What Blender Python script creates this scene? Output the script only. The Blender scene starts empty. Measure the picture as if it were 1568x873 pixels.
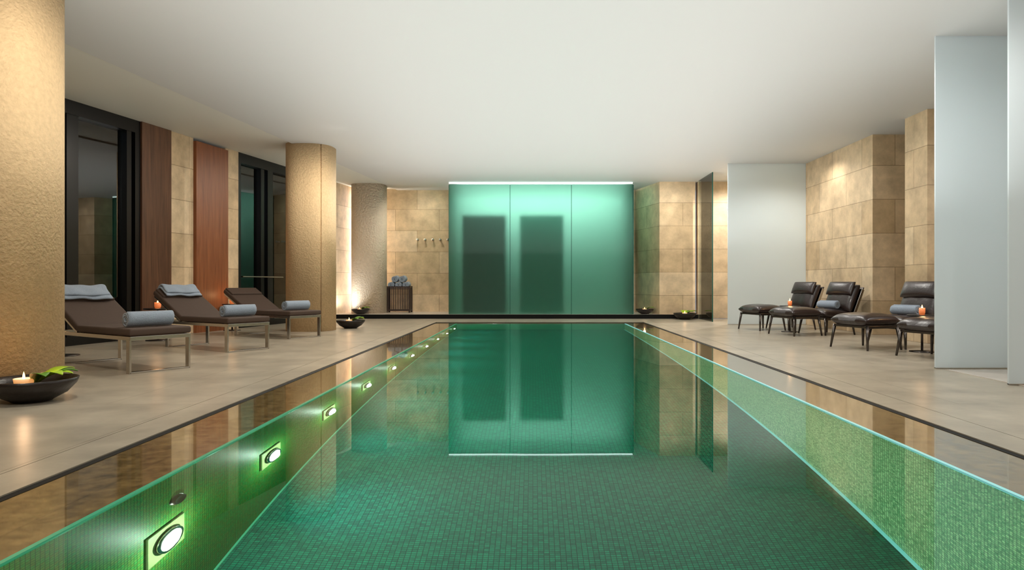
import bpy, bmesh, math, random
from mathutils import Vector, Matrix
random.seed(4)
S=bpy.context.scene
S.view_settings.view_transform='Standard'
R=math.radians
C=S.collection
CEIL=3.31

# ---------------------------------------------------------------- materials
def srgb(r,g,b):
    f=lambda c:(c/255/12.92) if c/255<=.04045 else ((c/255+.055)/1.055)**2.4
    return (f(r),f(g),f(b),1)
def newmat(name):
    m=bpy.data.materials.new(name); m.use_nodes=True
    nt=m.node_tree; b=nt.nodes['Principled BSDF']
    return m,nt,b
def N(nt,t,**k):
    n=nt.nodes.new(t)
    for a,v in k.items(): setattr(n,a,v)
    return n
def simple(name,col,rough=.5,metal=0,emi=None,estr=0,bump=0,bscale=50,bdist=.01,coat=0,var=0,vscale=5,spec=.5,sheen=0):
    m,nt,b=newmat(name)
    b.inputs['Base Color'].default_value=col
    b.inputs['Roughness'].default_value=rough
    b.inputs['Metallic'].default_value=metal
    b.inputs['Coat Weight'].default_value=coat
    b.inputs['Specular IOR Level'].default_value=spec
    b.inputs['Sheen Weight'].default_value=sheen
    if emi: 
        b.inputs['Emission Color'].default_value=emi; b.inputs['Emission Strength'].default_value=estr
    geo=N(nt,'ShaderNodeNewGeometry')
    if bump:
        n=N(nt,'ShaderNodeTexNoise'); n.inputs['Scale'].default_value=bscale; n.inputs['Detail'].default_value=4
        nt.links.new(geo.outputs['Position'],n.inputs['Vector'])
        bp=N(nt,'ShaderNodeBump'); bp.inputs['Strength'].default_value=bump; bp.inputs['Distance'].default_value=bdist
        nt.links.new(n.outputs['Fac'],bp.inputs['Height']); nt.links.new(bp.outputs['Normal'],b.inputs['Normal'])
    if var:
        n=N(nt,'ShaderNodeTexNoise'); n.inputs['Scale'].default_value=vscale; n.inputs['Detail'].default_value=6
        nt.links.new(geo.outputs['Position'],n.inputs['Vector'])
        mx=N(nt,'ShaderNodeMix',data_type='RGBA')
        mx.inputs['A'].default_value=tuple(c*(1-var) for c in col[:3])+(1,)
        mx.inputs['B'].default_value=tuple(min(1,c*(1+var)) for c in col[:3])+(1,)
        nt.links.new(n.outputs['Fac'],mx.inputs['Factor']); nt.links.new(mx.outputs['Result'],b.inputs['Base Color'])
    return m

def brickmat(name,c1,c2,cm,w,h,mortar,mode,rough=.5,offset=.5,noise=.0,nscale=3,bump=.3,coat=0,spec=.5,bdist=.004,bias=0):
    """mode: 'wall' -> (x+y,z); 'floor' -> (x,y); 'wally' -> (y,z)"""
    m,nt,b=newmat(name); L=nt.links
    geo=N(nt,'ShaderNodeNewGeometry'); sep=N(nt,'ShaderNodeSeparateXYZ'); L.new(geo.outputs['Position'],sep.inputs[0])
    cmb=N(nt,'ShaderNodeCombineXYZ')
    if mode=='wall':
        ad=N(nt,'ShaderNodeMath',operation='ADD'); L.new(sep.outputs[0],ad.inputs[0]); L.new(sep.outputs[1],ad.inputs[1])
        L.new(ad.outputs[0],cmb.inputs[0]); L.new(sep.outputs[2],cmb.inputs[1])
    elif mode=='floor':
        L.new(sep.outputs[0],cmb.inputs[0]); L.new(sep.outputs[1],cmb.inputs[1])
    else:
        L.new(sep.outputs[1],cmb.inputs[0]); L.new(sep.outputs[2],cmb.inputs[1])
    br=N(nt,'ShaderNodeTexBrick'); br.offset=offset; br.offset_frequency=2; br.squash=1
    L.new(cmb.outputs[0],br.inputs['Vector'])
    br.inputs['Color1'].default_value=c1; br.inputs['Color2'].default_value=c2; br.inputs['Mortar'].default_value=cm
    br.inputs['Scale'].default_value=1; br.inputs['Mortar Size'].default_value=mortar
    br.inputs['Mortar Smooth'].default_value=.2; br.inputs['Bias'].default_value=bias
    br.inputs['Brick Width'].default_value=w; br.inputs['Row Height'].default_value=h
    col=br.outputs['Color']
    nz=N(nt,'ShaderNodeTexNoise'); nz.inputs['Scale'].default_value=nscale; nz.inputs['Detail'].default_value=8; nz.inputs['Roughness'].default_value=.65
    L.new(geo.outputs['Position'],nz.inputs['Vector'])
    if noise:
        mr=N(nt,'ShaderNodeMapRange'); mr.inputs['From Min'].default_value=.3; mr.inputs['From Max'].default_value=.7
        mr.inputs['To Min'].default_value=1-noise; mr.inputs['To Max'].default_value=1+noise
        L.new(nz.outputs['Fac'],mr.inputs['Value'])
        vm=N(nt,'ShaderNodeVectorMath',operation='SCALE'); L.new(col,vm.inputs[0]); L.new(mr.outputs[0],vm.inputs['Scale'])
        col=vm.outputs[0]
    L.new(col,b.inputs['Base Color'])
    b.inputs['Roughness'].default_value=rough; b.inputs['Coat Weight'].default_value=coat; b.inputs['Coat Roughness'].default_value=.03
    b.inputs['Specular IOR Level'].default_value=spec
    if bump:
        bp=N(nt,'ShaderNodeBump',invert=True); bp.inputs['Strength'].default_value=bump; bp.inputs['Distance'].default_value=bdist
        L.new(br.outputs['Fac'],bp.inputs['Height']); L.new(bp.outputs['Normal'],b.inputs['Normal'])
    return m

M={}
M['lime']=brickmat('limestone',srgb(214,191,158),srgb(190,164,128),srgb(146,125,96),1.15,.56,.005,'wall',rough=.6,noise=.26,nscale=3.5)
M['col']=simple('rough_limestone',srgb(208,179,138),rough=.75,bump=.7,bscale=42,bdist=.016,var=.22,vscale=28)
M['colrough']=simple('hammered_limestone',srgb(218,200,178),rough=.8,bump=1,bscale=24,bdist=.04,var=.12,vscale=18)
M['ceil']=simple('white_plaster',srgb(197,197,195),rough=.55,spec=.3)
M['ceil2']=simple('grey_plaster',srgb(210,209,200),rough=.6,spec=.3)
M['deck']=brickmat('deck_stone',srgb(176,165,147),srgb(167,157,140),srgb(138,127,110),1.2,2.4,.004,'floor',rough=.3,noise=.24,nscale=2.2,bump=.1,spec=.5)
M['ledge']=brickmat('wet_stone',srgb(138,114,70),srgb(126,102,62),srgb(106,86,52),.9,1.8,.004,'floor',rough=.12,noise=.6,nscale=14,bump=.1,coat=1,spec=.5)
M['marble']=simple('pale_marble',srgb(210,198,186),rough=.25,var=.15,vscale=4)
M['black']=simple('black_trim',srgb(8,8,7),rough=.6,spec=.2)
M['mosfloor']=brickmat('mosaic_floor',srgb(0,124,94),srgb(0,92,72),srgb(0,50,40),.03,.02,.002,'floor',rough=.55,offset=0,noise=.24,nscale=60,bump=0,spec=.1)
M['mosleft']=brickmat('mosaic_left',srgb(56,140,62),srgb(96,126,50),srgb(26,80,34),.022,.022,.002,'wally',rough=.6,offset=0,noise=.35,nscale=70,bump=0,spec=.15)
M['mosright']=brickmat('mosaic_right_lit',srgb(190,228,175),srgb(112,176,124),srgb(76,130,94),.022,.022,.002,'wally',rough=.5,offset=0,noise=.45,nscale=70,bump=0,spec=.2)  # paler than the left: lamp light on this wall is put into the tiles
M['mosend']=brickmat('mosaic_end',srgb(20,150,104),srgb(14,120,80),srgb(8,84,58),.022,.022,.002,'wall',rough=.5,offset=0,noise=.2,nscale=70,bump=0,spec=.2)
M['cyan']=simple('cyan_edge_trim_glow',srgb(170,230,228),rough=.2,emi=srgb(110,220,235),estr=.25)  # emission puts the underwater lamps' light into the trim
M['teal_edge']=simple('teal_edge_trim_glow',srgb(80,180,140),rough=.2,emi=srgb(40,190,130),estr=.02)  # fainter built-in glow, same stand-in for lamp light
M['frame']=simple('black_metal_frame',srgb(14,13,13),rough=.35,metal=.3)
M['steel']=simple('brushed_steel',srgb(190,186,180),rough=.22,metal=1)
M['dsteel']=simple('dark_steel',srgb(90,84,80),rough=.3,metal=1)
M['cushion']=simple('brown_cushion_fabric',srgb(76,60,51),rough=.8,bump=.3,bscale=220,bdist=.002,var=.08,vscale=30)
M['slat']=simple('teak_slats',srgb(200,160,110),rough=.5,var=.15,vscale=12)
M['leather']=simple('dark_leather',srgb(42,29,27),rough=.33,bump=.35,bscale=35,bdist=.006,coat=.15)
M['towel']=simple('blue_grey_towel',srgb(152,166,184),rough=.95,bump=1,bscale=160,bdist=.008,var=.14,vscale=60,sheen=.3)
M['bowl']=simple('dark_wood_bowl',srgb(34,26,22),rough=.35,bump=.3,bscale=30)
M['bowlwater']=simple('bowl_water',srgb(20,18,15),rough=.02)
M['wax']=simple('candle_wax',srgb(250,215,180),rough=.4,emi=srgb(255,170,90),estr=.6)
M['flame']=simple('candle_flame',srgb(255,200,120),emi=srgb(255,190,100),estr=14)
M['votive']=simple('votive_amber_glass',srgb(240,150,100),rough=.2,emi=srgb(255,125,60),estr=.4)
M['leaf']=simple('green_leaf',srgb(165,200,40),rough=.4,var=.2,vscale=12)
M['leafd']=simple('dark_green_leaf',srgb(90,140,40),rough=.4,var=.2,vscale=12)
M['led']=simple('led_strip',srgb(230,255,250),emi=(.78,1,.97,1),estr=3)
M['ledw']=simple('white_led_tube',srgb(255,250,240),emi=(1,.95,.86,1),estr=110)
M['lampw']=simple('underwater_lamp_lens',srgb(255,255,240),emi=(.93,1,.88,1),estr=90)
M['lampplate']=simple('lamp_plate',srgb(150,165,110),rough=.5,metal=.1,spec=.2)
M['rack']=simple('dark_wicker',srgb(48,30,24),rough=.5,bump=.5,bscale=60)
M['hookm']=simple('satin_nickel',srgb(200,195,185),rough=.3,metal=1)
M['ext']=simple('dark_exterior_wall',srgb(52,50,46),rough=.8,bump=.5,bscale=8,var=.3,vscale=3)
M['innerwall']=simple('pale_cabin_wall',srgb(212,226,219),rough=.7)
M['darkdoor']=simple('dark_cabin_door',srgb(50,56,50),rough=.6)
M['tealdoor']=simple('teal_cabin_door',srgb(52,140,124),rough=.6)
M['seam']=simple('glass_seam',srgb(20,84,72),rough=.3)

def woodmat(name,a,b_):
    m,nt,b=newmat(name); L=nt.links
    geo=N(nt,'ShaderNodeNewGeometry'); mp=N(nt,'ShaderNodeMapping'); mp.inputs['Scale'].default_value=(14,14,.9)
    L.new(geo.outputs['Position'],mp.inputs[0])
    nz=N(nt,'ShaderNodeTexNoise'); nz.inputs['Scale'].default_value=1.6; nz.inputs['Detail'].default_value=6; nz.inputs['Distortion'].default_value=.8
    L.new(mp.outputs[0],nz.inputs['Vector'])
    r=N(nt,'ShaderNodeValToRGB'); r.color_ramp.elements[0].color=a; r.color_ramp.elements[1].color=b_
    r.color_ramp.elements[0].position=.3; r.color_ramp.elements[1].position=.7
    L.new(nz.outputs['Fac'],r.inputs[0]); L.new(r.outputs[0],b.inputs['Base Color'])
    b.inputs['Roughness'].default_value=.45
    return m
M['wood1']=woodmat('walnut_panel',srgb(74,48,34),srgb(106,72,50))
M['wood2']=woodmat('mahogany_panel',srgb(116,64,34),srgb(148,88,50))

def glassmat(name,tint,refl=.12,rough=0.0):
    m=bpy.data.materials.new(name); m.use_nodes=True; nt=m.node_tree; nt.nodes.clear(); L=nt.links
    o=N(nt,'ShaderNodeOutputMaterial'); t=N(nt,'ShaderNodeBsdfTransparent'); t.inputs[0].default_value=tint
    g=N(nt,'ShaderNodeBsdfGlossy'); g.inputs['Roughness'].default_value=rough
    fr=N(nt,'ShaderNodeFresnel'); fr.inputs[0].default_value=1.5
    ad=N(nt,'ShaderNodeMath',operation='ADD',use_clamp=True); ad.inputs[1].default_value=refl
    L.new(fr.outputs[0],ad.inputs[0])
    mx=N(nt,'ShaderNodeMixShader'); L.new(ad.outputs[0],mx.inputs[0]); L.new(t.outputs[0],mx.inputs[1]); L.new(g.outputs[0],mx.inputs[2])
    L.new(mx.outputs[0],o.inputs[0]); return m
M['glass']=glassmat('window_glass',(.85,.9,.92,1),.09)
M['clear']=glassmat('clear_glass_screen',(.9,.97,.95,1),-.03)

def frosted(name,dif,trans,fac_t,rough=.45,refr=None,kr=.0):
    m=bpy.data.materials.new(name); m.use_nodes=True; nt=m.node_tree; nt.nodes.clear(); L=nt.links
    o=N(nt,'ShaderNodeOutputMaterial')
    d=N(nt,'ShaderNodeBsdfDiffuse'); d.inputs[0].default_value=dif
    t=N(nt,'ShaderNodeBsdfTranslucent'); t.inputs[0].default_value=trans
    mx=N(nt,'ShaderNodeMixShader'); mx.inputs[0].default_value=fac_t; L.new(d.outputs[0],mx.inputs[1]); L.new(t.outputs[0],mx.inputs[2])
    cur=mx.outputs[0]
    if refr:
        r=N(nt,'ShaderNodeBsdfRefraction'); r.inputs['Color'].default_value=refr; r.inputs['Roughness'].default_value=rough; r.inputs['IOR'].default_value=1.3
        m2=N(nt,'ShaderNodeMixShader'); m2.inputs[0].default_value=kr; L.new(cur,m2.inputs[1]); L.new(r.outputs[0],m2.inputs[2]); cur=m2.outputs[0]
    g=N(nt,'ShaderNodeBsdfGlossy'); g.inputs['Roughness'].default_value=.25
    m3=N(nt,'ShaderNodeMixShader'); m3.inputs[0].default_value=.05; L.new(cur,m3.inputs[1]); L.new(g.outputs[0],m3.inputs[2])
    L.new(m3.outputs[0],o.inputs[0]); return m
M['frost']=frosted('frosted_glass',srgb(236,243,247),srgb(232,242,244),.35)
M['teal']=frosted('teal_frosted_glass',srgb(72,146,126),srgb(112,186,166),.5,rough=.66,refr=(.54,.78,.70,1),kr=.86)

# water: refraction + fresnel reflection
m=bpy.data.materials.new('pool_water'); m.use_nodes=True; nt=m.node_tree; nt.nodes.clear(); L=nt.links
o=N(nt,'ShaderNodeOutputMaterial'); rf=N(nt,'ShaderNodeBsdfRefraction'); rf.inputs['IOR'].default_value=1.333; rf.inputs['Roughness'].default_value=0
rf.inputs['Color'].default_value=(.78,1,.96,1)
gl=N(nt,'ShaderNodeBsdfGlossy'); gl.inputs['Roughness'].default_value=0; gl.inputs['Color'].default_value=(.97,1,1,1)
geo=N(nt,'ShaderNodeNewGeometry'); nz=N(nt,'ShaderNodeTexNoise'); nz.inputs['Scale'].default_value=1.6; nz.inputs['Detail'].default_value=2
L.new(geo.outputs['Position'],nz.inputs['Vector']); bp=N(nt,'ShaderNodeBump'); bp.inputs['Strength'].default_value=.025; bp.inputs['Distance'].default_value=.01
L.new(nz.outputs['Fac'],bp.inputs['Height'])
fr=N(nt,'ShaderNodeFresnel'); fr.inputs[0].default_value=1.333
pw=N(nt,'ShaderNodeMath',operation='POWER'); pw.inputs[1].default_value=1.25; L.new(fr.outputs[0],pw.inputs[0])
for x in (rf,gl,fr): L.new(bp.outputs[0],x.inputs['Normal'])
mx=N(nt,'ShaderNodeMixShader'); L.new(pw.outputs[0],mx.inputs[0]); L.new(rf.outputs[0],mx.inputs[1]); L.new(gl.outputs[0],mx.inputs[2])
L.new(mx.outputs[0],o.inputs[0]); M['water']=m

# ---------------------------------------------------------------- helpers
def obj(name,bm,mat,loc=(0,0,0),rot=(0,0,0),parent=None,smooth=False):
    me=bpy.data.meshes.new(name); bm.normal_update(); bm.to_mesh(me); bm.free()
    if smooth:
        for p in me.polygons: p.use_smooth=True
    ob=bpy.data.objects.new(name,me); C.objects.link(ob)
    if mat: me.materials.append(M[mat])
    ob.location=loc; ob.rotation_euler=rot
    if parent: ob.parent=parent
    return ob
def empty(name,loc=(0,0,0),rz=0):
    e=bpy.data.objects.new(name,None); C.objects.link(e); e.location=loc; e.rotation_euler=(0,0,rz); e.empty_display_size=.2
    return e
def box(name,x0,x1,y0,y1,z0,z1,mat,bev=0,seg=2,parent=None,rot=(0,0,0),smooth=False):
    c=((x0+x1)/2,(y0+y1)/2,(z0+z1)/2)
    bm=bmesh.new(); bmesh.ops.create_cube(bm,size=1)
    bmesh.ops.scale(bm,vec=(x1-x0,y1-y0,z1-z0),verts=bm.verts)
    if bev: bmesh.ops.bevel(bm,geom=bm.edges[:],offset=bev,segments=seg,profile=.5,affect='EDGES')
    return obj(name,bm,mat,c,rot,parent,smooth)
def prism(name,pts,z0,z1,mat,parent=None,smooth=False):
    bm=bmesh.new(); a=[bm.verts.new((x,y,z0)) for x,y in pts]; b=[bm.verts.new((x,y,z1)) for x,y in pts]
    n=len(pts); bm.faces.new(a[::-1]); bm.faces.new(b)
    for i in range(n): 
        f=bm.faces.new((a[i],a[(i+1)%n],b[(i+1)%n],b[i])); f.smooth=smooth
    bmesh.ops.recalc_face_normals(bm,faces=bm.faces[:])
    ob=obj(name,bm,mat,parent=parent)
    return ob
def lathe(name,prof,mat,loc=(0,0,0),seg=48,parent=None,rot=(0,0,0)):
    bm=bmesh.new(); rings=[]
    for r,z in prof:
        if r<1e-5: rings.append([bm.verts.new((0,0,z))])
        else: rings.append([bm.verts.new((r*math.cos(2*math.pi*i/seg),r*math.sin(2*math.pi*i/seg),z)) for i in range(seg)])
    for a,b in zip(rings,rings[1:]):
        for i in range(seg):
            j=(i+1)%seg
            if len(a)==1 and len(b)==1: continue
            if len(a)==1: bm.faces.new((a[0],b[i],b[j]))
            elif len(b)==1: bm.faces.new((a[i],a[j],b[0]))
            else: bm.faces.new((a[i],a[j],b[j],b[i]))
    bmesh.ops.recalc_face_normals(bm,faces=bm.faces[:])
    return obj(name,bm,mat,loc,rot,parent,True)
def tube(name,pts,r,mat,parent=None,cyc=False):
    cu=bpy.data.curves.new(name,'CURVE'); cu.dimensions='3D'; cu.bevel_depth=r; cu.bevel_resolution=3; cu.use_fill_caps=True
    s=cu.splines.new('POLY'); s.points.add(len(pts)-1)
    for p,q in zip(s.points,pts): p.co=(*q,1)
    s.use_cyclic_u=cyc
    ob=bpy.data.objects.new(name,cu); C.objects.link(ob); cu.materials.append(M[mat])
    if parent: ob.parent=parent
    return ob
def taper(name,p0,p1,r0,r1,mat,parent):
    p0=Vector(p0);p1=Vector(p1);d=p1-p0
    bm=bmesh.new(); bmesh.ops.create_cone(bm,cap_ends=True,segments=16,radius1=r0,radius2=r1,depth=d.length)
    q=d.to_track_quat('Z','Y'); bm.transform(Matrix.Translation((p0+p1)/2)@q.to_matrix().to_4x4())
    return obj(name,bm,mat,parent=parent,smooth=True)

# ---------------------------------------------------------------- room shell
# left window wall follows a skewed line X = A + B*Y
A_,B_=-8.024,.1895
ln=math.hypot(1,B_); u=Vector((B_/ln,1/ln)); nrm=Vector((1/ln,-B_/ln))
def LP(Y,off=0): 
    return Vector((A_+B_*Y,Y))+nrm*off
def YP(p): return A_/((p-816)/1045-B_)
def seg(name,Y0,Y1,z0,z1,mat,front=0,back=-.25,parent=None):
    a=LP(Y0,front);b=LP(Y1,front);c=LP(Y1,back);d=LP(Y0,back)
    return prism(name,[tuple(a),tuple(b),tuple(c),tuple(d)],z0,z1,mat,parent)

XL,XR=-2.127,2.43     # slot outer edges
IL,IR=-1.62,1.95      # inner pool edges
YE=15.0               # slot far edge
YI=14.5               # inner far edge
# floors (deck, around the pool)
prism('floor_left',[(-9.2,-2.5),(XL-.245,-2.5),(XL-.245,16.4),(-9.2,16.4)],-.3,0,'deck')
box('trim_border_left',XL-.24,XL,-2.5,YE+.005,-.3,0,'deck')
box('floor_right',XR+.245,8.2,-2.5,16.4,-.3,0,'deck')
box('trim_border_right',XR,XR+.24,-2.5,YE+.005,-.3,0,'deck')
box('floor_far',XL-.24,XR+.24,YE+.01,16.4,-.3,0,'deck')
box('floor_marble_right',4.05,8.2,-2.5,6.7,0.0,.004,'marble')
# black slot gutter
box('trim_slot_left',XL,XL+.04,-2.5,YE,-.3,-.006,'black')
box('trim_slot_right',XR-.04,XR,-2.5,YE,-.3,-.006,'black')
box('trim_slot_far',XL+.03,XR-.03,YE-.06,YE,-.3,-.006,'black')
# wet overflow ledges
box('floor_ledge_left',XL+.04,IL-.022,-2.5,YE-.06,-.3,-.008,'ledge')
box('floor_ledge_right',IR+.022,XR-.04,-2.5,YE-.06,-.3,-.008,'ledge')
box('floor_ledge_far',IL-.02,IR+.02,YI+.022,YE-.06,-.3,-.008,'ledge')
# pool basin
D=-1.6
box('pool_bed',IL-.1,IR+.1,-2.5,YI+.1,D-.1,D,'mosfloor')
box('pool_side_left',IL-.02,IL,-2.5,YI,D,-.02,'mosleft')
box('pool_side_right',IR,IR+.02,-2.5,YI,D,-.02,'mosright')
box('pool_side_far',IL,IR,YI,YI+.02,D,-.02,'mosend')
box('pool_side_near',IL,IR,-2.52,-2.5,D,-.02,'mosend')
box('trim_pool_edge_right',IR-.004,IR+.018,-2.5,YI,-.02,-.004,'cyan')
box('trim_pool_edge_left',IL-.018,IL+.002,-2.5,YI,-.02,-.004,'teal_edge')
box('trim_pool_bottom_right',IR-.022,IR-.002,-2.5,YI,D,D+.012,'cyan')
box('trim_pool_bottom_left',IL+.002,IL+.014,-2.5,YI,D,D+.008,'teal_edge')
bm=bmesh.new(); vs=[bm.verts.new(v) for v in ((IL+.003,-2.5,-.01),(IR-.005,-2.5,-.01),(IR-.005,YI,-.01),(IL+.003,YI,-.01))]; bm.faces.new(vs)
obj('pool_water',bm,'water')
# row of underwater lamps
for k in range(-2,10):
    y=3.0+1.2*k
    e=empty('underwater_lamp',(IL+.001,y,-.8))
    box('plate',.0,.012,-.15,.15,-.15,.15,'lampplate',.004,parent=e)
    lathe('rim',[(.085,0),(.102,0),(.102,.02),(.085,.02)],'steel',(.012,0,0),parent=e,rot=(0,R(90),0))
    lathe('lens',[(0,.04),(.04,.036),(.07,.024),(.087,.006)],'lampw',(.012,0,0),parent=e,rot=(0,R(90),0))
    l=bpy.data.lights.new('lamp_glow','POINT'); l.energy=11; l.color=(.9,1,.86); l.shadow_soft_size=0
    lo=bpy.data.objects.new('lamp_glow',l); C.objects.link(lo); lo.parent=e; lo.location=(.17,0,0)
    l=bpy.data.lights.new('lamp_beam','SPOT'); l.energy=30; l.color=(.2,.62,1); l.shadow_soft_size=0; l.spot_size=R(60); l.spot_blend=1
    lo=bpy.data.objects.new('lamp_beam',l); C.objects.link(lo); lo.parent=e; lo.location=(.08,0,0)
    lo.rotation_euler=Vector((.45,0,-.8)).to_track_quat('-Z','Y').to_euler()
e=empty('pool_nozzle',(IL+.001,3.1,-.42)); lathe('ring',[(0,.01),(.03,.012),(.05,.02),(.06,.0)],'dsteel',(0,0,0),parent=e,rot=(0,R(90),0))

# platform at far end
box('trim_step_black',-4.9,3.98,16.4,16.45,-.0,.1,'black')
prism('floor_platform',[(-4.95,16.45),(3.98,16.45),(3.98,18.1),(-4.7,18.1)],-.3,.1,'marble')
# ceiling: main slab + raised outer strip
prism('ceiling',[(-5.85,-2.5),(8.2,-2.5),(8.2,18.2),(-3.55,18.2)],CEIL,CEIL+.15,'ceil')
p0=LP(-2.6,-.3); p1=LP(18.2,-.3)
prism('ceiling_window_strip',[tuple(p0),(-5.85,-2.5),(-3.55,18.2),tuple(p1)],CEIL+.03,CEIL+.15,'ceil2')
# walls
box('wall_back',-4.8,4.2,18.0,18.2,-.3,CEIL+.03,'lime')
box('wall_rear',-9.3,8.3,-2.8,-2.55,-.3,CEIL+.1,'lime')
box('wall_right',8.1,8.3,-2.5,18.2,-.3,CEIL,'lime')
prism('wall_pier_far_right',[(3.06,16.5),(3.93,16.5),(3.93,18.0),(2.7,18.0)],.1,CEIL,'lime')
box('wall_far_right',3.99,5.6,16.5,16.7,0,CEIL,'lime')
box('wall_right_niche',5.61,6.5,11.27,18,0,CEIL,'lime')
box('wall_right_front',5.56,8.1,9.62,10.2,0,CEIL,'lime')
# left window wall
seg('wall_left_near',-2.5,YP(60),0,CEIL+.03,'lime')
Y=YP
seg('wall_left_a',Y(260),Y(296),0,CEIL+.03,'lime',.0)
seg('wall_left_b',Y(345),Y(365),0,CEIL+.03,'lime',.0)
seg('wall_left_c',Y(458),18.05,0,CEIL+.03,'lime',.0)
seg('wood_panel_left',Y(215),Y(260),0,CEIL+.03,'wood1',.03)
seg('wood_panel_left.001',Y(296),Y(345),0,CEIL-.02,'wood2',.06)
def window(name,Y0,Y1,muls):
    e=empty(name)
    seg('frame_head',Y0,Y1,CEIL-.16,CEIL+.03,'frame',0,-.2,e)
    seg('frame_sill',Y0,Y1,0,.12,'frame',0,-.2,e)
    for i,(a,b,f) in enumerate(muls): seg('mullion_%d'%i,a,b,.12,CEIL-.16,'frame',f,-.2,e)
    seg('glass',Y0,Y1,.12,CEIL-.16,'glass',-.10,-.112,e)
window('window_1',Y(60),Y(215),[(Y(60),Y(96),0),(Y(104),Y(122),-.02),(Y(196),Y(203),-.02),(Y(207),Y(215),0)])
window('window_2',Y(365),Y(458),[(Y(365),Y(369),0),(Y(401),Y(406),-.02),(Y(410),Y(418),0),(Y(450),Y(458),0)])
e=empty('window_handrail'); a=LP(Y(369),.05);b=LP(Y(430),.05)
tube('rail',[(a.x,a.y,.98),(b.x,b.y,.98)],.012,'steel',e)
# exterior court
prism('exterior_wall',[(-11.5,4),(-11.2,4),(-7.5,20),(-7.8,20)],-.3,3.2,'ext')
box('exterior_ground',-12,-9.3,0,20,-.35,-.3,'ext')

# ---------------------------------------------------------------- columns
def column(name,cx,cy,a,b,mat,z0=0,n=2.5,rz=0,z1=CEIL,groove=None):
    pts=[]; K=360
    for i in range(K):
        t=2*math.pi*i/K; c,s=math.cos(t),math.sin(t)
        x=a*math.copysign(abs(c)**(2/n),c); y=b*math.copysign(abs(s)**(2/n),s)
        if groove is not None and s<0 and abs(x/a-groove)<.022: y+=.03
        pts.append((cx+x*math.cos(rz)-y*math.sin(rz),cy+x*math.sin(rz)+y*math.cos(rz)))
    return prism(name,pts,z0,z1,mat,smooth=True)
column('column',-4.3,5.42,.45,.45,'col',groove=.30)
column('column.001',-4.02,12.38,.42,.42,'col',z1=CEIL+.03,groove=.66)
column('column.002',-4.16,17.35,.43,.43,'colrough',z0=.1,z1=CEIL+.03)

# ---------------------------------------------------------------- glass cabin
e=empty('frosted_glass_cabin')
gx=[-2.05,(781-816)/1045*16.6,(875-816)/1045*16.6,2.43]
for i in range(3):
    box('panel_%d'%i,gx[i]+.006,gx[i+1]-.006,16.6,16.612,.1,CEIL-.05,'teal',parent=e)
for i in (1,2): box('seam_%d'%i,gx[i]-.006,gx[i]+.006,16.598,16.61,.1,CEIL-.06,'seam',parent=e)
box('side_right',2.42,2.432,16.62,17.98,.1,CEIL-.06,'teal',parent=e)
box('side_left',-2.052,-2.04,16.62,17.98,.1,CEIL-.06,'teal',parent=e)
box('edge_right',2.425,2.45,16.59,16.62,.1,CEIL-.06,'seam',parent=e)
box('led_strip',-2.04,2.42,16.57,16.60,CEIL-.035,CEIL-.008,'led',parent=e)
box('inner_wall',-2.0,2.38,17.6,17.66,.1,CEIL-.02,'innerwall',parent=e)
dy=16.88
box('inner_door_dark',(708-816)/1045*dy,(775-816)/1045*dy,dy,dy+.04,.12,2.54,'darkdoor',parent=e)
box('inner_door_teal',(796-816)/1045*dy,(863-816)/1045*dy,dy,dy+.04,.12,2.54,'tealdoor',parent=e)

# clear glass screen & frosted panels at right
e=empty('clear_glass_screen'); box('pane',3.965,3.98,15.1,16.38,.0,CEIL,'clear',parent=e); box('edge',3.962,3.983,15.08,15.1,0,CEIL,'seam',parent=e)
for i,(x0,x1,y) in enumerate([(4.0,5.6,14.0),(4.0,5.5,6.78),(3.97,5.6,5.69)]):
    nm='frosted_glass_panel'+('' if i==0 else '.%03d'%i)
    e=empty(nm); box('pane',x0,x1,y,y+.02,.006,CEIL,'frost',parent=e); box('rail_bottom',x0,x1,y-.005,y+.025,.004,.012,'hookm',parent=e)

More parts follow.
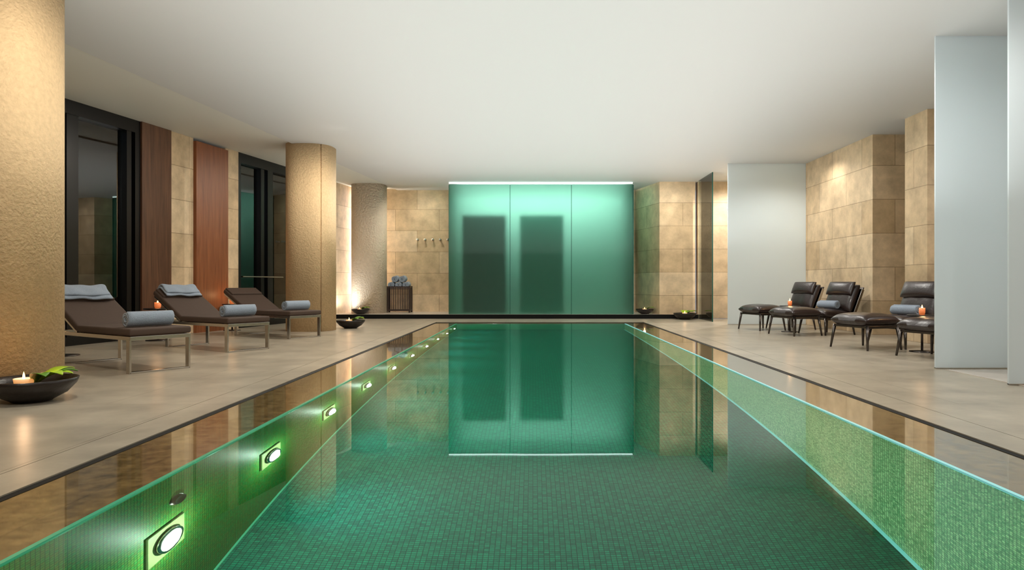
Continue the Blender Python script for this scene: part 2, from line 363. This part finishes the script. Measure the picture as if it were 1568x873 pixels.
# ---------------------------------------------------------------- towels
def roll(parent,loc,axis_rz,Lg=.42,r=.075,name='towel_roll',th=.017):
    bm=bmesh.new(); turns=3.2; n=90; prev=None
    for i in range(n+1):
        t=i/n; a=t*turns*2*math.pi; rr=.012+(r-.012-th*.4)*t
        x=rr*math.cos(a); z=rr*math.sin(a)
        row=[]
        for k in range(13):
            yy=(k/12-.5)*Lg+random.uniform(-.002,.002)+(.004*math.sin(a*1.3) if k in(0,12) else 0)
            row.append(bm.verts.new((x+random.uniform(-.001,.001),yy,z)))
        if prev:
            for k in range(12): bm.faces.new((prev[k],prev[k+1],row[k+1],row[k]))
        prev=row
    ob=obj(name,bm,'towel',(loc[0],loc[1],loc[2]+r),(0,0,axis_rz),parent,True)
    md=ob.modifiers.new('s','SOLIDIFY'); md.thickness=th; md.offset=0
    return ob
def folded(parent,loc,rot,sx=.26,sy=.5):
    e=empty('folded_towel'); e.parent=parent; e.location=loc; e.rotation_euler=rot
    # draped sheet wrapping over the head edge, two soft layers
    for li in range(2):
        bm=bmesh.new(); rows=[]
        for i in range(19):
            s=i/18; row=[]
            for j in range(15):
                t=j/14*2-1
                x=-sx/2-.02+s*(sx-.03*li); z=.03*(1-li)*.0+li*.03+.02*math.sin(s*math.pi)**.5
                if s<.15: z-=(.15-s)*.35
                z+=.006*math.sin(t*7+li*2)*math.sin(s*5+li)
                row.append(bm.verts.new((x+.012*math.sin(t*3+li),t*(sy/2-.015*li)+.008*math.sin(s*6),z)))
            rows.append(row)
        for a,b in zip(rows,rows[1:]):
            for k in range(14): bm.faces.new((a[k],b[k],b[k+1],a[k+1]))
        ob=obj('drape_%d'%li,bm,'towel',parent=e,smooth=True); s_=ob.modifiers.new('s','SOLIDIFY'); s_.thickness=.026; s_.offset=1
        sb=ob.modifiers.new('b','SUBSURF'); sb.levels=1; sb.render_levels=1
    return e

# ---------------------------------------------------------------- sun loungers (left)
def cushion(name,x0,x1,w,th,mat,parent,loc=(0,0,0),rot=(0,0,0)):
    bm=bmesh.new(); bmesh.ops.create_cube(bm,size=1)
    bmesh.ops.scale(bm,vec=(x1-x0,w,th),verts=bm.verts); bmesh.ops.translate(bm,vec=((x0+x1)/2,0,th/2),verts=bm.verts)
    bmesh.ops.bevel(bm,geom=bm.edges[:],offset=th*.38,segments=5,profile=.6,affect='EDGES')
    return obj(name,bm,mat,loc,rot,parent,True)
TH=R(33); W=.6; SL=1.06; BL=.72; INC=R(27)
def lounger(px,py,head=True):
    c=Vector((px,py))+Vector((math.sin(TH),math.cos(TH)))*W/2
    e=empty('sun_lounger',(c.x,c.y,0),-TH)
    for s in(-1,1):
        yy=s*(W/2-.02)
        box('side_rail_%d'%s,-1.62,-.005,yy-.014,yy+.014,.312,.35,'steel',.004,parent=e)
    box('end_rail_foot',-.02,0,-W/2+.006,W/2-.006,.312,.35,'steel',.003,parent=e)
    box('end_rail_head',-1.62,-1.60,-W/2+.006,W/2-.006,.312,.35,'steel',.003,parent=e)
    for nm,x in(('foot',-.04),('rear',-1.38)):
        for s in(-1,1): box('leg_%s_%d'%(nm,s),x-.03,x+.03,s*(W/2-.014)-.01,s*(W/2-.014)+.01,0,.33,'steel',.003,parent=e)
        box('leg_%s_base'%nm,x-.03,x+.03,-W/2+.01,W/2-.01,0,.016,'steel',.003,parent=e)
    for i in range(13):
        x=-.09-i*.082; box('slat_%d'%i,x-.028,x+.028,-W/2+.035,W/2-.035,.336,.35,'slat',.003,parent=e)
    cushion('cushion_seat',-SL,.005,W,.07,'cushion',e,loc=(0,0,.355))
    # back hinged at -SL
    hp=(-SL,0,.36)
    bk=empty('back'); bk.parent=e; bk.location=hp; bk.rotation_euler=(0,INC,0)
    for s in(-1,1): box('back_rail_%d'%s,-BL,-.01,s*(W/2-.03)-.012,s*(W/2-.03)+.012,-.03,-.004,'steel',.003,parent=bk)
    box('back_rail_top',-BL,-BL+.02,-W/2+.03,W/2-.03,-.03,-.004,'steel',.003,parent=bk)
    for i in range(8): box('back_slat_%d'%i,-.09-i*.08-.025,-.09-i*.08+.025,-W/2+.045,W/2-.045,-.016,-.004,'slat',.003,parent=bk)
    cushion('cushion_back',-BL-.02,0,W,.07,'cushion',bk)
    cushion('head_pad',-BL-.015,-BL+.2,W-.04,.035,'cushion',bk,loc=(0,0,.06))
    for s in(-1,1): 
        tube('back_strut_%d'%s,[(-SL-.45*math.cos(INC),s*(W/2-.06),.34+.45*math.sin(INC)),(-1.57,s*(W/2-.06),.34)],.008,'steel',e)
    roll(e,(-.24,0,.425),R(0),.44,.078)
    if head: folded(bk,(-BL+.11,0,.095),(0,0,0))
    return e
lounger(-3.76,6.36); lounger(-3.74,8.36); lounger(-3.70,10.38,False)

# ---------------------------------------------------------------- side tables with votives
def votive(e,z,r=.045,light=1.0):
    lathe('votive_glass',[(0,z),(r*.8,z),(r,z+.03),(r,z+.085),(r*.9,z+.085),(r*.88,z+.02),(0,z+.015)],'votive',parent=e,seg=24)
    lathe('flame',[(0,z+.06),(.012,z+.075),(.008,z+.1),(0,z+.125)],'flame',parent=e,seg=12)
    l=bpy.data.lights.new('candle_light','POINT'); l.energy=light; l.color=(1,.55,.25); l.shadow_soft_size=.03
    lo=bpy.data.objects.new('candle_light',l); C.objects.link(lo); lo.parent=e; lo.location=(0,0,z+.16)
def stable(x,y,h=.48,r=.19,vr=.045):
    e=empty('side_table',(x,y,0))
    lathe('top',[(0,h-.02),(r-.01,h-.02),(r,h-.014),(r,h-.004),(r-.006,h),(0,h)],'frame',parent=e)
    lathe('pole',[(0,.015),(.014,.015),(.014,h-.02),(0,h-.02)],'dsteel',parent=e,seg=16)
    lathe('base',[(0,0),(r*.85,0),(r*.85,.01),(.03,.02),(0,.02)],'dsteel',parent=e)
    votive(e,h,vr)
stable(-5.5,8.0); stable(-5.58,10.15); stable(-5.42,12.3,r=.17)
stable(4.5,11.95,.46,.17,.035); stable(4.83,8.47,.46,.17,.035)

# ---------------------------------------------------------------- bowls
def leaf(e,x,y,z,L,wd,rz,up,mat):
    bm=bmesh.new(); n=10; rows=[]
    for i in range(n+1):
        t=i/n; w=wd*math.sin(math.pi*min(1,t*.96+.02))**.8; zz=up*math.sin(t*2.2)*L
        rows.append([bm.verts.new((t*L,-w,zz+.02*w)),bm.verts.new((t*L,0,zz-.12*wd)),bm.verts.new((t*L,w,zz+.02*w))])
    for a,b in zip(rows,rows[1:]):
        for k in(0,1): bm.faces.new((a[k],a[k+1],b[k+1],b[k]))
    ob=obj('leaf',bm,mat,(x,y,z),(0,0,rz),e,True); s=ob.modifiers.new('s','SOLIDIFY'); s.thickness=.003
def bowl(x,y,z,r,candle=True,leaves=3,bright=True):
    e=empty('floating_candle_bowl',(x,y,z)); h=r*.56
    lathe('bowl',[(0,0),(r*.42,0),(r*.46,.01),(r*.75,h*.35),(r*.95,h*.75),(r,h),(r*.96,h*1.01),(r*.9,h*.8),(r*.7,h*.45),(0,h*.3)],'bowl',parent=e,seg=64)
    lathe('water',[(0,h*.78),(r*.885,h*.78)],'bowlwater',parent=e)
    if candle:
        lathe('candle',[(0,h*.7),(r*.14,h*.7),(r*.2,h*.85),(r*.22,h*1.05),(r*.2,h*1.06),(r*.17,h),(0,h*.98)],'wax',(-.05*r,-.2*r,0),parent=e,seg=32)
        lathe('flame',[(0,h),(r*.03,h+r*.04),(r*.022,h+r*.12),(0,h+r*.2)],'flame',(-.05*r,-.2*r,0),parent=e,seg=12)
        l=bpy.data.lights.new('candle_light','POINT'); l.energy=1.2 if r>.28 else .3; l.color=(1,.6,.33); l.shadow_soft_size=.03
        lo=bpy.data.objects.new('candle_light',l); C.objects.link(lo); lo.parent=e; lo.location=(-.05*r,-.2*r,h+r*.4)
    for i in range(leaves):
        a=R(-40+i*28+random.uniform(-8,8))
        leaf(e,r*.12*math.cos(a),r*.12*math.sin(a)+r*.05,h*.84,r*random.uniform(.75,1.0),r*.2,a,.32,'leaf' if i%3 else 'leafd')
bowl(-3.62,4.93,0,.29,leaves=5)
bowl(-3.46,12.95,0,.27,leaves=4)
bowl(-4.22,16.70,.1,.22,leaves=4)
bowl(2.74,16.72,.1,.22,leaves=2)
bowl(3.58,16.08,0,.27,leaves=6)

# ---------------------------------------------------------------- leather lounge chairs + footstools (right)
def shaped(name,x0,x1,w,th,mat,parent,loc,rot=(0,0,0),crown=.02,tuft=True):
    bm=bmesh.new(); nx,ny=14,12; top=[];bot=[]
    for i in range(nx+1):
        tr=[];br=[]
        for j in range(ny+1):
            s=i/nx*2-1; t=j/ny*2-1
            k=(1-abs(s)**6)*(1-abs(t)**6)
            x=(x0+x1)/2+(x1-x0)/2*s; y=w/2*t
            cr=crown*(1-s*s)*(1-t*t)*1.5
            if tuft: cr-=.012*math.exp(-(t*5)**2)
            tr.append(bm.verts.new((x,y,th*.5+th*.5*k**.5+cr))); br.append(bm.verts.new((x,y,th*.5-th*.5*k**.5)))
        top.append(tr);bot.append(br)
    for i in range(nx):
        for j in range(ny):
            bm.faces.new((top[i][j],top[i+1][j],top[i+1][j+1],top[i][j+1]))
            bm.faces.new((bot[i][j],bot[i][j+1],bot[i+1][j+1],bot[i+1][j]))
    bmesh.ops.remove_doubles(bm,verts=bm.verts[:],dist=.0005)
    ob=obj(name,bm,mat,loc,rot,parent,True); md=ob.modifiers.new('sub','SUBSURF'); md.levels=1; md.render_levels=1
    return ob
def legs(e,x0,x1,w,h):
    i=0
    for x,dx in((x0,-.035),(x1,.035)):
        for s in(-1,1):
            i+=1; taper('leg_%d'%i,(x+dx,s*(w/2-.03+.02),0),(x,s*(w/2-.05),h),.013,.022,'dsteel',e)
    for s in(-1,1): box('rail_%d'%s,x0-.02,x1+.02,s*(w/2-.05)-.015,s*(w/2-.05)+.015,h-.035,h,'dsteel',.004,parent=e)
    box('cross_a',x0-.012,x0+.012,-w/2+.05,w/2-.05,h-.03,h-.005,'dsteel',.003,parent=e)
    box('cross_b',x1-.012,x1+.012,-w/2+.05,w/2-.05,h-.03,h-.005,'dsteel',.003,parent=e)
CR=R(18)
def chairset(x,y,towel=None,w=.66):
    ux=Vector((math.cos(CR),math.sin(CR)))
    f=empty('leather_footstool',(x,y,0),CR)
    legs(f,.05,.52,w,.31); shaped('cushion',-.02,.57,w,.15,'leather',f,(0,0,.295))
    c=Vector((x,y))+ux*.60
    e=empty('leather_lounge_chair',(c.x,c.y,0),CR)
    legs(e,.06,.58,w,.28)
    shaped('seat',0,.62,w,.15,'leather',e,(0,0,.275),(0,R(4),0))
    b=empty('backrest'); b.parent=e; b.location=(.58,0,.34); b.rotation_euler=(0,R(-66),0)
    shaped('back_cushion',0,.52,w,.14,'leather',b,(0,0,-.02),crown=.02)
    shaped('head_cushion',.28,.53,w-.04,.08,'leather',b,(0,0,.10),crown=.015,tuft=False)
    box('back_shell',0.0,.5,-w/2+.015,w/2-.015,-.045,-.02,'dsteel',.008,parent=b)
    for s in(-1,1): box('back_stay_%d'%s,-.08,.46,s*(w/2-.01)-.006,s*(w/2-.01)+.006,-.05,.0,'steel',.003,parent=b)
    if towel: roll(e,(.36,0,.425),R(10),.36,.07)
    return e
chairset(3.93,12.45); chairset(4.06,11.2,True); chairset(4.08,8.85,True); chairset(4.36,7.72)

# ---------------------------------------------------------------- towel rack & hooks
e=empty('towel_rack',(-3.45,17.62,.1))
for sx in(-.29,.29):
    for sy in(-.16,.16): box('post',sx-.02,sx+.02,sy-.02,sy+.02,0,.68,'rack',.004,parent=e)
for z in(.04,.64): 
    for sy in(-.16,.16): box('rail',-.29,.29,sy-.012,sy+.012,z,z+.035,'rack',.003,parent=e)
    for sx in(-.29,.29): box('rail_side',sx-.012,sx+.012,-.16,.16,z,z+.035,'rack',.003,parent=e)
for i in range(12):
    x=-.245+i*.0445; box('slat',x-.013,x+.013,-.17,-.155,.05,.66,'rack',.003,parent=e)
for i in range(6):
    for sx in(-.295,.295): box('slat_side',sx-.006,sx+.006,-.13+i*.05-.012,-.13+i*.05+.012,.05,.66,'rack',.002,parent=e)
box('shelf',-.27,.27,-.145,.145,.60,.62,'rack',parent=e)
for x,z in((-.19,.62),(-.0,.62),(.19,.62),(-.095,.775),(.095,.775)): roll(e,(x,0,z),0,.32,.09,'rack_towel')
e=empty('coat_hook_rail',(0,17.985,2.0))
for i in range(5):
    x=(640+i*11.5-816)/1045*17.98
    lathe('peg_%d'%i,[(0,0),(.026,0),(.026,.012),(.014,.02),(.014,.08),(.032,.088),(.032,.11),(0,.115)],'hookm',(x,.0,0),parent=e,seg=20,rot=(R(90),0,0))

# ---------------------------------------------------------------- lights
def area(name,loc,rot,sx,sy,p,col=(1,1,1)):
    l=bpy.data.lights.new(name,'AREA'); l.shape='RECTANGLE'; l.size=sx; l.size_y=sy; l.energy=p; l.color=col
    o=bpy.data.objects.new(name,l); C.objects.link(o); o.location=loc; o.rotation_euler=rot; return o
def spot(name,loc,tgt,p,col,ang=70,blend=.8,rad=.05):
    l=bpy.data.lights.new(name,'SPOT'); l.energy=p; l.color=col; l.spot_size=R(ang); l.spot_blend=blend; l.shadow_soft_size=rad
    o=bpy.data.objects.new(name,l); C.objects.link(o); o.location=loc
    o.rotation_euler=(Vector(tgt)-Vector(loc)).to_track_quat('-Z','Y').to_euler(); return o
area('added_ceiling_fill',(.3,7.6,1.55),(R(180),0,0),7.0,16.5,455,(1,.99,.975))  # added unseen fill for the ceiling, hanging mid-room; there is no cove
area('cabin_fill_light',(.2,16.74,CEIL-.16),(R(54),0,0),4.2,.3,74,(.97,1,.98))  # added hidden light for the inner wall, turned away from the glass
warm=(1,.92,.8)
for y in(1.5,4.6,7.7,10.8,14.0):  # added fill spots without fittings, brightening walls, deck and frosted panels
    rr=.12 if y<9.5 else 0
    spot('added_fill_spot',(-2.75,y,CEIL-.02),(-3.6,y,0),165,warm,165,.6,rr)
    spot('added_fill_spot',(3.1,y,CEIL-.02),(3.7,y,0),155,(1,.96,.9),165,.6,rr)
spot('added_fill_spot',(-2.9,16.9,CEIL-.02),(-2.9,18,1.0),60,warm,140,1,0)
spot('added_fill_spot',(3.3,15.6,CEIL-.02),(3.3,16.6,1.0),50,warm,140,1,0)
spot('added_fill_spot',(4.9,15.4,CEIL-.02),(4.9,15.6,0),240,(1,.98,.96),160,.6,0)
spot('added_fill_spot',(5.0,12.6,CEIL-.02),(5.0,12.6,0),50,warm,150,.6,0)
spot('added_fill_spot',(6.6,7.6,CEIL-.02),(6.2,7.6,0),200,(1,.98,.96),165,.6,.1)
spot('uplight',(-4.60,16.80,.14),(-4.52,17.3,3.3),30,(.95,1,1),150,1,.1)
e=empty('led_tube'); box('tube',-4.50,-4.48,17.86,17.88,.15,CEIL-.05,'ledw',parent=e)
l=bpy.data.lights.new('added_exterior_fill','POINT'); l.energy=60; l.color=(.8,.9,1); l.shadow_soft_size=.2  # added lamp to brighten the exterior court
lo=bpy.data.objects.new('added_exterior_fill',l); C.objects.link(lo); lo.location=(-8.6,13.0,2.9)
# world
w=bpy.data.worlds.new('dusk'); S.world=w; w.use_nodes=True; bg=w.node_tree.nodes['Background']; bg.inputs[0].default_value=(.11,.16,.24,1); bg.inputs[1].default_value=1.4

# ---------------------------------------------------------------- camera
cd=bpy.data.cameras.new('camera'); cam=bpy.data.objects.new('camera',cd); C.objects.link(cam); S.camera=cam
cd.sensor_width=36; cd.lens=36*1045/1568; cd.shift_x=-(816-784)/1568; cd.shift_y=(434-436.5)/1568*-1*-1
cam.location=(0,0,.85); cam.rotation_euler=(R(90),0,0); cd.clip_start=.05
